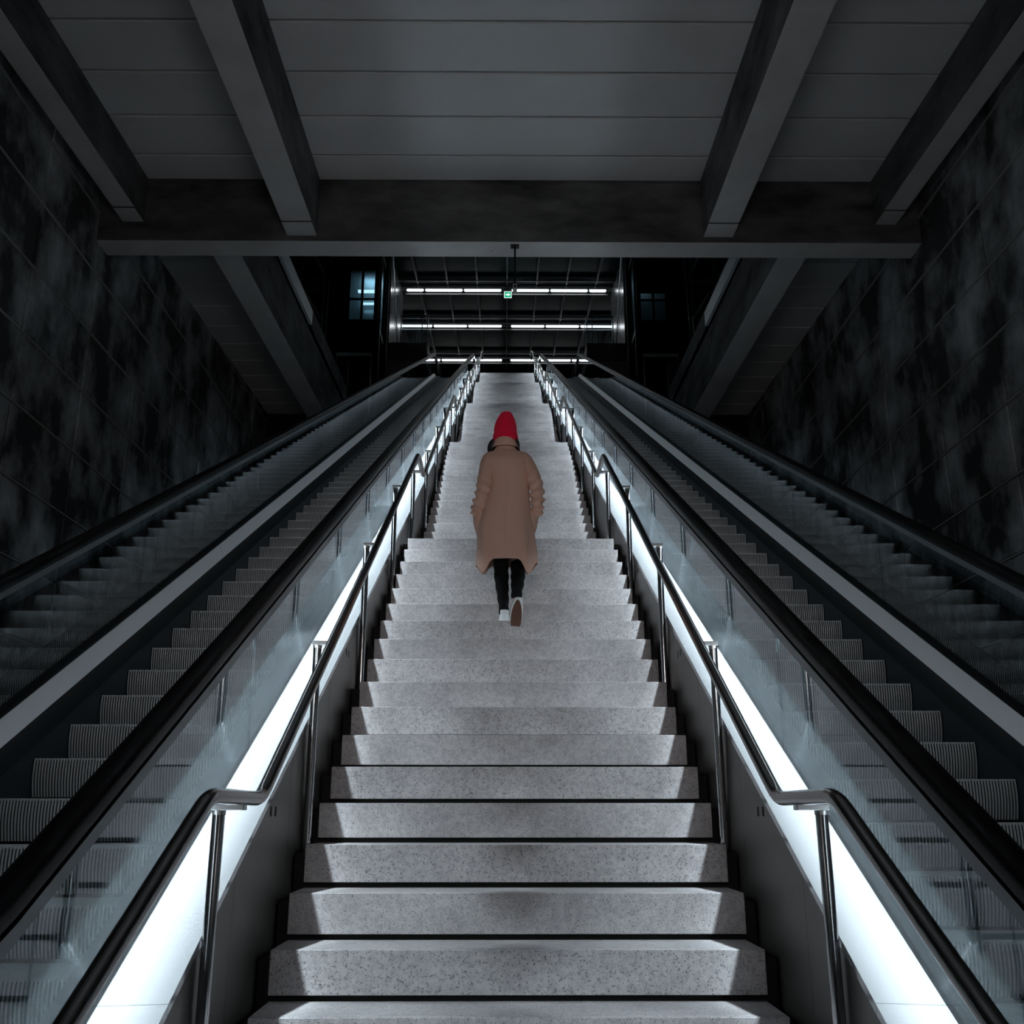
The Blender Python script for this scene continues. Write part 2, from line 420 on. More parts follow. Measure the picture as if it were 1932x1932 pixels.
        f.append(tuple(range(nn))); m_ = (len(path) - 1) * nn; f.append(tuple(m_ + j for j in range(nn - 1, -1, -1)))
        mb = MB(); mb.add(v, f); P(mb.build('handrail', RUB, auto=50))
    return root
escalator(-1, 5.162, 'glass-sided escalator with black handrails running up left of the stairs')
escalator(1, 5.337, 'glass-sided escalator with black handrails running up right of the stairs')

# ================================================================== STAIR HANDRAILS
def nosz(y):
    z = 0
    for (yy, zz, l) in nos:
        if yy <= y: z = zz
    return z
def stair_rail(s, label):
    root = empty('stair_handrail', (s * 1.0, 2.163, 0)); tag(root, label, 'handrail')
    pts = [(1.25, EYE + .05 - 1.08 * .98)]
    pts = [(1.85, .95), (2.0, .95)]
    for j in range(5):
        a, c, z = 3.03 + LP * j, 3.67 + LP * j, EYE + .05 + 3.362 * j
        pts += [(a, z), (c, z)]
    pts += [(33.3, TOP + .95), (34.0, TOP + .95)]
    # round the corners
    path = [pts[0]]
    for i in range(1, len(pts) - 1):
        p0, p1, p2 = [Vector(p) for p in pts[i - 1:i + 2]]; rr = .075
        d0 = (p0 - p1).normalized() * min(rr, (p0 - p1).length * .4); d1 = (p2 - p1).normalized() * min(rr, (p2 - p1).length * .4)
        for t in (0, .25, .5, .75, 1):
            q = (p1 + d0) * (1 - t) ** 2 + p1 * 2 * t * (1 - t) + (p1 + d1) * t * t; path.append((q.x, q.y))
    path.append(pts[-1])
    mb = MB(); mb.tube([(s * .92, p[0], p[1]) for p in path], .0245, 20); under(root, mb.build('rail', STEELR, auto=60))
    def rz(y):
        for i in range(len(path) - 1):
            if path[i][0] <= y <= path[i + 1][0]:
                t = (y - path[i][0]) / max(1e-6, path[i + 1][0] - path[i][0]); return path[i][1] * (1 - t) + path[i + 1][1] * t
        return path[-1][1]
    y = 3.45 - 1.564 * .9
    first = True
    ylist = [2.05] + [3.45 + 1.56375 * i for i in range(20)]
    for y in ylist:
        if y > 33.9: break
        zb = nosz(y - .045) - .042 if y < 33.1 else TOP; zt = rz(y) - .028
        mb = MB(); mb.tube([(s * 1.002, y, zb), (s * 1.002, y, zt - .020)], .0205, 16)
        p = mb.build('post', STEEL, auto=50); under(root, p)
        mb = MB(); mb.tube([(s * 1.002, y, zt - .026), (s * 1.002, y, zt - .012)], .0225, 16)
        r = mb.build('collar', STEELB, auto=50); r.parent = p
        mb = MB(); mb.box(min(s * 1.026, s * .915), max(s * 1.026, s * .915), y - .022, y + .022, zt - .012, zt + .008)
        r = mb.build('bracket', STEELB, bevel=.003); r.parent = p
    return root
STEELR = mat('rail_steel', (.30, .29, .285), .2, 1.0)
stair_rail(-1, 'tubular steel handrail on posts along the left side of the granite stairs')
stair_rail(1, 'tubular steel handrail on posts along the right side of the granite stairs')

# ================================================================== CEILING: boards, beams
CS = .0551; CB = 6.75
cz = lambda y: EYE + CS * y + CB
ceil_ = empty('ceiling', (0, 0, 0)); struct(ceil_, 'concrete board ceiling above the stairs')
k = 0; yj = [10.33, 9.812]
while yj[-1] > -3: yj.append(yj[-1] - .7225)
for i in range(len(yj) - 1):
    mb = MB(); mb.slant(-5.0, 5.0, yj[i + 1] + .014, yj[i] - .014, cz, 0, .12); mb.build('board', BOARD, ceil_, bevel=.01)
for s in (-1, 1):
    y = 10.67
    for ye in [11.62 + .7225 * i for i in range(10)] + [18.8]:
        if ye > 18.8 or ye <= y: continue
        mb = MB(); mb.slant(min(s * 3.5, s * 5.0), max(s * 3.5, s * 5.0), y + .014, ye - .014, cz, 0, .12); mb.build('board', BOARD, ceil_, bevel=.01); y = ye
mb = MB(); mb.slant(-5.2, 5.2, -3.4, 10.5, cz, .13, .4)
for s in (-1, 1): mb.slant(min(s * 3.32, s * 5.2), max(s * 3.32, s * 5.2), 10.4, 18.9, cz, .13, .25)
struct(mb.build('ceiling_slab', CORE))
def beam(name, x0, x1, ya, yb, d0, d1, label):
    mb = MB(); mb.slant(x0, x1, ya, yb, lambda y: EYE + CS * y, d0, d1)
    return struct(shade_stain_sides(mb.build(name, BEAMC, bevel=.012, seg=2)), label)
for s in (-1, 1):
    a, c = sorted((s * 2.295, s * 2.655)); sd = 'left' if s < 0 else 'right'
    beam('ceiling_beam', a, c, -3, 10.02, 6.0, 6.76, 'long concrete beam above the %s escalator' % sd)
    beam('ceiling_beam', a, c, 10.03, 10.34, 5.99, 6.76, 'short beam end at the cross beam, %s side' % sd)
    a, c = sorted((s * 4.36, s * 4.62))
    beam('ceiling_beam', a, c, -3, 10.02, 6.18, 6.76, 'outer concrete beam beside the %s wall' % sd)
    beam('ceiling_beam', a, c, 10.03, 10.34, 6.17, 6.76, 'short outer beam end at the cross beam, %s side' % sd)
    a, c = sorted((s * 3.32, s * 3.68))
    beam('ceiling_beam', a, c, 10.67, 18.8, 6.0, 7.35, 'concrete edge beam of the opening, %s side' % sd)
    mb = MB(); a, c = sorted((s * 3.27, s * 3.32)); mb.slant(a, c, 10.7, 14.9, lambda y: EYE + CS * y, 6.95, 7.2)
    struct(mb.build('trim_1' if s < 0 else 'trim_2', TRIM), 'pale metal trim along the opening, %s side' % sd)
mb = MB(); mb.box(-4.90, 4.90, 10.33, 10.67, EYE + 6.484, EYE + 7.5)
struct(shade_stain_sides(mb.build('cross_beam', BEAMC, bevel=.012, seg=2)), 'concrete cross beam spanning the shaft')

# ================================================================== SIDE WALLS of square panels
for s, nm in ((-1, 'left'), (1, 'right')):
    wall = empty('wall_' + nm, (0, 0, 0)); struct(wall, 'dark stained metal panel wall on the ' + nm)
    mb = MB(); mb.box(min(s * 4.93, s * 5.2), max(s * 4.93, s * 5.2), -3.2, 18.9, -1, EYE + 8.4); mb.build('backing', WALLB, wall)
    zz = [EYE + 6.85 + .742 - .742 * i for i in range(13)]
    yy = [9.03 + 1.4425 * i for i in range(-8, 8)]
    for z in zz:
        for y in yy:
            if y > 18.7: continue
            j = random.uniform(-.003, .003)
            mb = MB(); x0, x1 = sorted((s * (4.895 + j), s * 4.935))
            mb.box(x0, x1, y + .013, min(y + 1.4295, 18.85), z + .012, z + .730); mb.build('panel', WALLM, wall, bevel=.014)
    for z in zz:                                # added pale strips in the level joints, painting light caught on panel edges
        mb = MB(); mb.box(min(s * 4.888, s * 4.93), max(s * 4.888, s * 4.93), -2.6, 18.78, z - .007, z + .005); mb.build('edge_glint_strip', STRIPM, wall)
    mb = MB(); mb.box(min(s * 3.32, s * 5.0), max(s * 3.32, s * 5.0), 18.8, 19.0, 0, EYE + 9)
    struct(mb.build('wall_end_' + nm, DARK), 'black end wall behind the %s escalator' % nm)

# ================================================================== UPPER HALL
RS = .178; RH = 13.83
rz_ = lambda y: EYE + RH + RS * y
mb = MB(); mb.slant(-9, 9, 10.3, 50, rz_, .18, .25); roof = struct(mb.build('ceiling_upper', ROOFG), 'dark glazed roof of the upper hall')
for i in range(-7, 8):
    mb = MB(); mb.slant(i * 1.177 - .028, i * 1.177 + .028, 10.4, 50, rz_, 0, .2); r = mb.build('rafter', RAFT, roof)
rows = [35.2, 39.8, 45.3]
for i, y in enumerate([30.6] + rows):
    for dy, hh in ((-.55, .10), (.55, .10)):
        mb = MB(); mb.slant(-9, 9, y + dy - .03, y + dy + .03, rz_, -.02, .15); mb.build('purlin', RAFT, roof)
    mb = MB(); mb.slant(-9, 9, y - .30, y + .30, rz_, .04, .17); mb.build('roof_panel', PURL, roof)
mb = MB(); mb.box(-9, 9, 50, 50.2, TOP - .4, TOP + 9)
for s in (-1, 1): mb.box(min(s * 9, s * 9.2), max(s * 9, s * 9.2), 10.2, 50.2, 0, TOP + 9)
mb.box(-9, 9, 10.2, 10.4, EYE + 7.8, TOP + 3)
struct(mb.build('wall_back', DARK), 'dark far walls of the upper hall')
# lamp rows
def lamp_row(y, segs, label, drop=.20):
    z = rz_(y) - drop
    root = empty('light_row', (0, y, z)); tag(root, label, 'light', 'tube light rows under the hall roof')
    x0 = min(a for a, b_ in segs) - .06; x1 = max(b_ for a, b_ in segs) + .06
    mb = MB(); mb.box(x0, x1, .06, .12, -.17, -.10); mb.build('rail', ALU, root, bevel=.005)
    mb = MB(); mb.box(x0, x1, -.07, .05, .03, .055); mb.build('tray', ALUD, root, bevel=.005)
    for (a, b_) in segs:
        mb = MB(); mb.tube([(a + .01, 0, 0), (a + .04, 0, 0), (b_ - .04, 0, 0), (b_ - .01, 0, 0)], [.02, .052, .052, .02], 10); mb.build('tube', LAMP, root, auto=40)
        for x in (a + .3, b_ - .3): mb2 = MB(); mb2.tube([(x, 0, .055), (x, 0, drop + .03)], .008, 6); h = mb2.build('hanger', RAFT, root)
def segs(n, L, gap, c, extra=0):
    out = []
    for s in (-1, 1):
        x = s * gap
        for i in range(n): a = x + s * .035; b_ = x + s * (L - .02); out.append((min(a, b_), max(a, b_))); x += s * L
        if extra: a = x + s * .035; b_ = x + s * extra; out.append((min(a, b_), max(a, b_)))
    return [(a + c, b_ + c) for a, b_ in out]
lamp_row(rows[0], segs(2, 1.54, .17, -.02, .72), 'nearest row of white tube lights, highest in view above the stairs')
lamp_row(rows[1], segs(3, 1.54, .17, -.02, .7), 'middle row of white tube lights under the hall roof')
lamp_row(rows[2], segs(3, 1.54, .17, -.02, .7), 'farthest and lowest row of white tube lights, seen between the handrail ends')

# exit sign on its hanger
sg = empty('exit_sign', (.03, 34.3, EYE + .5598 * 34.3))
tag(sg, 'small green and white arrow exit sign hanging below the nearest light row', 'sign')
mb = MB(); mb.box(-.155, .155, 0, .05, -.15, .15); mb.build('sign_case', mat('sign_case', (.5, .5, .5), .4, .2), sg, bevel=.006)
mb = MB(); mb.box(-.145, .145, -.004, .001, -.14, .14); mb.build('sign_face', WHITE, sg)
mb = MB(); mb.box(-.12, .12, -.007, -.003, -.115, .115); mb.build('sign_field', GREEN, sg)
mb = MB(); A = [(-.085, -.03), (.01, -.03), (.01, -.075), (.095, 0), (.01, .075), (.01, .03), (-.085, .03)]
n = len(A); mb.add([(x, -.010, z) for x, z in A] + [(x, -.006, z) for x, z in A], [tuple(range(n)), tuple(range(2 * n - 1, n - 1, -1))] + [(i, (i + 1) % n, n + (i + 1) % n, n + i) for i in range(n)])
mb.build('arrow', WHITE, sg)
for x in (-.1, .1): mb = MB(); mb.tube([(x, .025, .15), (x, .025, rz_(34.3) - sg.location.z)], .006, 6); mb.build('hanger', RAFT, sg)
# centre hanger posts under the roof beam
# security camera on a pole below the cross beam
sc_ = empty('security_camera', (.055, 10.42, EYE + 6.484)); tag(sc_, 'small grey camera on a thin black pole hanging from the cross beam', 'camera')
mb = MB(); mb.box(-.05, .05, -.04, .04, -.012, 0); mb.build('mount_plate', RUB, sc_, bevel=.002)
mb = MB(); mb.tube([(0, 0, -.01), (0, 0, -.535)], .011, 10); mb.build('pole', RUB, sc_, smooth=True)
mb = MB(); mb.box(-.026, .026, -.05, .05, -.60, -.53); mb.build('housing', mat('camera_housing', (.45, .46, .47), .4), sc_, bevel=.008, seg=2)
mb = MB(); mb.tube([(0, -.050, -.568), (0, -.060, -.568)], .014, 12); mb.build('lens', RUB, sc_)
# ring hook
hk = empty('ceiling_hook', (-.205, 10.42, EYE + 6.484)); tag(hk, 'small steel ring hook screwed into the underside of the cross beam', 'hook')
mb = MB(); mb.tube([(0, 0, 0), (0, 0, -.055)], .005, 8); mb.build('shank', STEELB, hk)
mb = MB(); mb.tube([(.018 * sin(2 * pi * a / 14), 0, -.073 + .018 * cos(2 * pi * a / 14)) for a in range(15)], .004, 8); mb.build('ring', STEELB, hk)

# polished metal-clad pillars at both sides of the hall opening
for s, nm in ((-1, 'left'), (1, 'right')):
    pr = empty('clad_pillar', (s * 4.35, 34.0, 8)); tag(pr, 'tall polished metal-clad pillar at the %s side of the hall opening' % nm, 'pillar')
    for i in range(3):
        y0 = -2.0 + i * 1.34
        mb = MB(); mb.box(min(-s * .15, s * .15), max(-s * .15, s * .15), y0, y0 + 1.31, 0, rz_(34.0 + y0) - 8); mb.build('panel', PILL, pr, bevel=.012)
    mb = MB(); mb.box(min(-s * .13, s * .13), max(-s * .13, s * .13), -1.98, 2.0, 0, rz_(32) - 8.02); mb.build('core', CORE, pr)
    mb = MB(); mb.tube([(-s * .20, -2.1, rz_(32) - 8.1), (-s * .16, 1.6, 9.6)], .022, 8); mb.build('rod', STEELB, pr)
# lift shafts behind the balustrades
for s, nm in ((-1, 'left'), (1, 'right')):
    lr = empty('lift_shaft', (s * 4.15, 24, 6)); lab = 'dark lift tower with a lit four-pane window, left of the stairs' if s < 0 else 'dark lift tower with faintly lit glass, right of the stairs'
    tag(lr, lab, 'lift')
    X0, X1 = 3.42, 4.95
    def bx(name, m, xa, xb, ya, yb, za, zb, bev=.006):
        mb = MB(); xs = sorted((s * xa - lr.location.x, s * xb - lr.location.x)); mb.box(xs[0], xs[1], ya, yb, za - 6, zb - 6); return mb.build(name, m, lr, bevel=bev)
    FR = mat('lift_frame', (.018, .018, .018), .4, .5) if s < 0 else bpy.data.materials['lift_frame']
    for xa in (3.42, 4.89): bx('frame_post', FR, xa, xa + .06, 0, .06, 6, EYE + 17.5)
    for xa in (3.42, 4.89): bx('frame_post', FR, xa, xa + .06, 1.5, 1.56, 6, EYE + 17.5)
    for z in (EYE + 9.4, EYE + 12.62, EYE + 14.6): bx('cross_rail', FR, 3.42, 4.95, 0, .07, z, z + .07)
    bx('back_panel', DARK, 3.42, 4.95, 1.5, 1.52, 6, EYE + 17.5)
    # cabin
    zb = EYE + 12.72
    bx('cabin_floor', FR, 3.5, 4.87, .12, 1.4, zb - .12, zb)
    bx('cabin_roof', FR, 3.5, 4.87, .12, 1.4, zb + 2.3, zb + 2.42)
    BL = bpy.data.materials.get('cabin_wall') or mat('cabin_wall', (.30, .42, .47), .3, .6)
    bx('cabin_wall', BL, 3.56, 4.80, 1.36, 1.40, zb, zb + 2.3)
    bx('cabin_front', FR, 3.5, 3.62, .12, .16, zb, zb + 2.3); bx('cabin_front', FR, 4.28, 4.87, .12, .16, zb, zb + 2.3)
    bx('cabin_front', FR, 3.62, 4.28, .12, .16, zb + 1.50, zb + 2.3)
    if s > 0: bx('cabin_front', FR, 3.62, 4.28, .12, .16, zb + .85, zb + 1.5)
    bx('mullion', FR, 3.92, 3.985, .11, .17, zb, zb + 1.5); bx('transom', FR, 3.62, 4.28, .11, .17, zb + .62, zb + .67)
    for (a, c) in ((3.62, 3.92), (3.985, 4.28)):
        for (p, q) in ((0, .62), (.67, 1.5)):
            if s > 0 and p: continue
            bx('pane', GLASS, a, c, .13, .138, zb + p, zb + q, 0)
    TB = bpy.data.materials.get('cabin_tube') or mat('cabin_tube', (1, 1, 1), .5, emit=(.55, .85, 1.0), es=1.6)
    if s < 0:
        bx('cabin_lamp', TB, 3.70, 4.10, 1.1, 1.16, zb + 1.02, zb + 1.07); bx('cabin_lamp', TB, 3.66, 4.22, 1.0, 1.10, zb + 1.36, zb + 1.42)
        area('cabin_light', (s * 3.95, 24.7, zb + 2.2), (0, 0, 0), .5, .5, 5, (.6, .85, 1.0))
    else:
        area('cabin_light', (s * 3.95, 24.7, zb + 2.2), (0, 0, 0), .4, .4, .8, (.6, .85, 1.0))
    # door frame below
    DF = bpy.data.materials.get('door_trim') or mat('door_trim', (.75, .73, .70), .5, .1)
    bx('door_head', DF, 3.62, 4.52, -.01, .03, EYE + 11.62, EYE + 11.70)
    for xa in (3.60, 4.52): bx('door_jamb', DF, xa, xa + .02, -.01, .03, EYE + 9.4, EYE + 11.7)
    bx('tower_skin', FR, 3.42, 4.95, .05, .07, 6, EYE + 12.62)
# slender steel hanger rods between lift tower and opening
for s, nm in ((-1, 'left'), (1, 'right')):
    hr = empty('hanger_rods', (s * 4.6, 19.6, EYE + 7.5)); tag(hr, 'thin steel rods hanging beside the %s lift tower' % nm, 'rod')
    for (x0, x1, yy) in ((4.50, 4.62, 19.6), (4.15, 4.02, 20.1), (4.28, 4.28, 20.6)):
        mb = MB(); mb.tube([(s * x0 - hr.location.x, yy - 19.6, 1.2), (s * x1 - hr.location.x, yy - 19.6, 5.2)], .016, 8); mb.build('rod', STEELB, hr, smooth=True)
# glass railings along the edge of the upper floor beside the escalator heads
for s, nm in ((-1, 'left'), (1, 'right')):
    ge = empty('glass_railing', (s * 3.2, 30.72, TOP)); tag(ge, 'steel-framed glass railing on the upper floor edge beside the %s escalator head' % nm, 'railing')
    Lx = lambda x: s * x - ge.location.x
    for x, y in ((2.72, 0), (2.90, 0), (3.62, 0), (2.72, .9), (2.72, 2.4)):
        mb = MB(); mb.box(min(Lx(x), Lx(x + .03)), max(Lx(x), Lx(x + .03)), y, y + .03, -.1, 1.0); mb.build('post', STEELB, ge)
    mb = MB(); mb.box(min(Lx(2.72), Lx(3.65)), max(Lx(2.72), Lx(3.65)), 0, .035, 1.0, 1.035); mb.build('top_rail', STEELB, ge)
    mb = MB(); mb.box(min(Lx(2.72), Lx(2.75)), max(Lx(2.72), Lx(2.75)), .03, 2.45, 1.0, 1.035); mb.build('top_rail', STEELB, ge)
    mb = MB(); mb.box(min(Lx(2.75), Lx(3.62)), max(Lx(2.75), Lx(3.62)), .01, .02, .02, 1.0); mb.build('pane', GLASS, ge)
    mb = MB(); mb.box(min(Lx(2.73), Lx(2.74)), max(Lx(2.73), Lx(2.74)), .03, 2.4, .02, 1.0); mb.build('pane', GLASS, ge)
    mb = MB(); mb.tube([(Lx(3.30), 1.2, 0), (Lx(3.22), 1.2, .95)], .03, 8); mb.build('stub', STEELB, ge)
# small bollard-like stand at the head of the right escalator
bs = empty('floor_stand', (1.75, 35.9, TOP)); tag(bs, 'small white-topped stand on the upper floor at the right escalator head', 'stand')
mb = MB(); mb.tube([(0, 0, 0), (0, 0, 1.0)], .03, 12); mb.build('stem', STEELB, bs, smooth=True)
mb = MB(); mb.tube([(0, 0, 1.0), (0, 0, 1.05)], .09, 16); mb.build('cap', mat('stand_cap', (.8, .8, .8), .4), bs)
# ================================================================== PERSON walking up the stairs
PT = EYE + 1.357                 # tread the planted foot stands on
PY = 7.42
person = empty('person', (-.055, PY, PT))
tag(person, 'person in a red knitted hat, long brown coat and black trousers walking up the stairs', 'person')
SKIN = mat('skin', (.50, .33, .26), .55)
COAT = mat('coat_wool', (.30, .19, .145), .95, 0, .15)
def wool(m, c1, c2, sc=500., st=.35):
    b = m.node_tree.nodes['Principled BSDF']; tc = nd(m, 'ShaderNodeTexCoord')
    n = nd(m, 'ShaderNodeTexNoise', Scale=sc, Detail=3.0); lk(m, tc.outputs['Object'], n.inputs['Vector'])
    r = nd(m, 'ShaderNodeValToRGB'); r.color_ramp.elements[0].position = .3; r.color_ramp.elements[1].position = .7
    r.color_ramp.elements[0].color = (*c1, 1); r.color_ramp.elements[1].color = (*c2, 1)
    lk(m, n.outputs['Fac'], r.inputs[0]); lk(m, r.outputs[0], b.inputs['Base Color'])
    bp = nd(m, 'ShaderNodeBump', Strength=st, Distance=.003); lk(m, n.outputs['Fac'], bp.inputs['Height']); lk(m, bp.outputs[0], b.inputs['Normal'])
    b.inputs['Sheen Weight'].default_value = .15
wool(COAT, (.60, .385, .30), (.84, .56, .45), 380.)
HAT = mat('hat_wool', (.62, .006, .03), .95, 0, .1); wool(HAT, (.80, .006, .04), (1.0, .02, .09), 260., .7)
JEAN = mat('trouser_cloth', (.006, .006, .007), .9, 0, .2)
HAIR = mat('hair', (.008, .006, .006), .4, 0, .5)
SHOE = mat('shoe_canvas', (.72, .74, .75), .7, 0, .3)
SOLE = mat('shoe_sole', (.16, .085, .06), .7, 0, .3)
SOLEW = mat('sole_edge', (.7, .7, .7), .6)
def ring(cx, cy, cz, rx, ry, n=28, e=2.3, fn=None, tilt=0.0):
    R = []
    for i in range(n):
        t = 2 * pi * i / n; c, q = cos(t), sin(t)
        x = rx * (abs(c) ** (2 / e)) * (1 if c >= 0 else -1); y = ry * (abs(q) ** (2 / e)) * (1 if q >= 0 else -1)
        p = Vector((cx + x, cy + y, cz + tilt * y))
        if fn: p = fn(p, t)
        R.append(p)
    return R
def catmull(rows, k):
    """densify a list of equal-length numeric rows"""
    out = []
    for i in range(len(rows) - 1):
        p0 = rows[max(i - 1, 0)]; p1 = rows[i]; p2 = rows[i + 1]; p3 = rows[min(i + 2, len(rows) - 1)]
        for j in range(k):
            t = j / k
            out.append([.5 * (2 * b_ + (c - a) * t + (2 * a - 5 * b_ + 4 * c - d) * t * t + (-a + 3 * b_ - 3 * c + d) * t ** 3) for a, b_, c, d in zip(p0, p1, p2, p3)])
    out.append(list(rows[-1])); return out
# ---- body: one continuous skinned surface (mostly under the clothes)
def body():
    V = [(0, 0, .86), (0, .0, 1.02), (0, .0, 1.2), (0, .01, 1.33), (0, .015, 1.41), (0, .03, 1.47), (0, .05, 1.54), (0, .055, 1.60)]
    Rr = [(.13, .10), (.11, .085), (.13, .095), (.12, .09), (.055, .055), (.05, .055), (.078, .09), (.068, .08)]
    E = [(i, i + 1) for i in range(7)]
    def chain(root, pts, rr):
        last = root
        for p, r in zip(pts, rr):
            V.append(p); Rr.append((r, r)); E.append((last, len(V) - 1)); last = len(V) - 1
        return last
    for sg, ex, wx in ((-1, -.160, -.205), (1, .235, .240)):
        e = chain(3, [(sg * .10, .01, 1.34), (sg * .165, .0, 1.33), (ex, -.035, 1.08), (wx, .045, .885), (wx * .97, .075, .83)], [.06, .05, .038, .027, .030])
        # five fingers in the coat pocket
        bx_, by_, bz_ = V[e]
        for q in range(4):
            o_ = (q - 1.5) * .017; L = (.030, .036, .034, .026)[q]
            chain(e, [(bx_ + sg * .004, by_ + .012 + o_, bz_ - .032), (bx_ - sg * .004, by_ + .016 + o_, bz_ - .032 - L), (bx_ - sg * .018, by_ + .018 + o_, bz_ - .045 - L)], [.0085, .008, .0075])
        chain(e, [(bx_ - sg * .020, by_ + .030, bz_ + .0), (bx_ - sg * .030, by_ + .045, bz_ - .028), (bx_ - sg * .032, by_ + .050, bz_ - .050)], [.010, .009, .008])
    # legs: left planted and straight, right trailing with the knee bent
    chain(0, [(-.060, 0, .80), (-.030, .03, .46), (-.008, .02, .10), (-.004, .07, .045)], [.085, .052, .035, .03])
    chain(0, [(.080, 0, .80), (.100, .10, .47), (.088, -.17, .17), (.088, -.20, .12)], [.085, .052, .035, .03])
    me = bpy.data.meshes.new('body'); me.from_pydata(V, E, []); me.materials.append(SKIN)
    o = bpy.data.objects.new('body', me); COL.objects.link(o); o.parent = person
    m_ = o.modifiers.new('skin', 'SKIN'); m_.use_smooth_shade = True
    sv = me.skin_vertices[0].data
    for i, r in enumerate(Rr): sv[i].radius = r; sv[i].use_root = (i == 0)
    s_ = o.modifiers.new('sub', 'SUBSURF'); s_.levels = 2; s_.render_levels = 2
    return o
body()
# face on the far side of the head
H = Vector((0, .055, 1.545))
rows = [(0, .050, 1.425, .035, .040), (0, .060, 1.44, .050, .062), (0, .062, 1.475, .064, .082), (0, .055, 1.52, .073, .093), (0, .05, 1.57, .076, .096), (0, .045, 1.62, .070, .088), (0, .04, 1.655, .045, .058)]
def facefn(p, t):
    dy = p.y - .05
    if dy > .06:
        dx = abs(p.x)
        p.y += .020 * exp(-(dx / .013) ** 2) * exp(-((p.z - 1.525) / .018) ** 2)          # nose
        p.y += .010 * exp(-(dx / .010) ** 2) * exp(-((p.z - 1.548) / .020) ** 2)
        p.y -= .010 * exp(-((dx - .030) / .014) ** 2) * exp(-((p.z - 1.555) / .012) ** 2)  # eye sockets
        p.y += .006 * exp(-(dx / .022) ** 2) * exp(-((p.z - 1.482) / .007) ** 2)           # lips
        p.y += .008 * exp(-(dx / .020) ** 2) * exp(-((p.z - 1.450) / .012) ** 2)           # chin
    return p
mb = MB(); mb.loft([ring(r[0], r[1], r[2], r[3], r[4], 40, 2.1, facefn) for r in catmull(rows, 6)]); mb.build('head', SKIN, person, smooth=True)
for sx in (-1, 1):
    mb = MB(); mb.loft([ring(sx * .030, .137 + q, 1.555, max(.001, .011 * sqrt(max(0, 1 - (q / .008) ** 2))), max(.001, .011 * sqrt(max(0, 1 - (q / .008) ** 2)))) for q in (0,)] * 2)
    me = bpy.data.meshes.new('eye'); bm = bmesh.new(); bmesh.ops.create_uvsphere(bm, u_segments=12, v_segments=8, radius=.011); bm.to_mesh(me); bm.free(); me.materials.append(mat('eye_white', (.8, .8, .8), .2))
    inst('eye', me, (sx * .030, .132, 1.555), person)
    mb = MB(); mb.tube([(sx * .076, .05, 1.515), (sx * .084, .045, 1.535), (sx * .086, .045, 1.56), (sx * .078, .055, 1.575)], [.008, .011, .012, .007], 8); mb.build('ear', SKIN, person, smooth=True)
mb = MB(); mb.tube([(-.022, .143, 1.482), (-.008, .150, 1.484), (0, .151, 1.483), (.008, .150, 1.484), (.022, .143, 1.482)], [.002, .004, .004, .004, .002], 8); mb.build('mouth', mat('lips', (.42, .14, .13), .4), person, smooth=True)
# hair: loose dark locks showing below the hat on both sides
rnd = random.Random(3)
for k in range(26):
    sg = -1 if k % 2 else 1
    a = rnd.uniform(.2, 1.0); x0 = sg * (.050 + .035 * a); y0 = .055 - .075 * (1 - a) + rnd.uniform(-.02, .03)
    out = (.052 if sg < 0 else .034) * rnd.uniform(.5, 1.0)
    pts = [(x0 * .85, y0, 1.57), (x0, y0 - .01, 1.53), (x0 + sg * out * .8, y0 - .02, 1.485), (x0 + sg * out, y0 - .01, 1.44), (x0 + sg * out * .75, y0 + .01, 1.395), (x0 + sg * out * .55, y0 + .03, 1.36)]
    if sg > 0: pts = pts[:-1]
    pts = [tuple(p) for p in catmull(pts, 3)]
    mb = MB(); mb.tube(pts, [.011 * (1 - .6 * (i / (len(pts) - 1)) ** 2) for i in range(len(pts))], 7)
    mb.build('hair_lock', HAIR, person, smooth=True)
mb = MB(); mb.loft([ring(r[0], r[1], r[2], r[3], r[4], 24, 2.2) for r in catmull([(0, .04, 1.40, .060, .050), (0, .035, 1.46, .078, .088), (0, .035, 1.52, .083, .094), (0, .04, 1.57, .080, .094)], 3)])
mb.build('hair', HAIR, person, smooth=True)
# hat: ribbed cuff and slouching crown
def knit(p, t):
    k = .0022 * sin(34 * t); d = Vector((p.x, p.y - .03, 0)).normalized(); return p + d * k
rows = [(.002, .035, 1.478, .094, .106), (.002, .035, 1.492, .100, .112), (.002, .034, 1.53, .0995, .112), (.001, .032, 1.556, .095, .108), (.001, .032, 1.560, .089, .102), (.001, .030, 1.60, .090, .102), (.003, .026, 1.645, .082, .094), (.005, .020, 1.685, .067, .078), (.008, .012, 1.715, .050, .058), (.009, .006, 1.732, .034, .038), (.009, .004, 1.741, .012, .014)]
mb = MB(); mb.loft([ring(r[0], r[1], r[2], max(.004, r[3]), max(.004, r[4]), 136, 2.1, knit) for r in catmull(rows, 4)]); mb.build('hat', HAT, person, smooth=True)
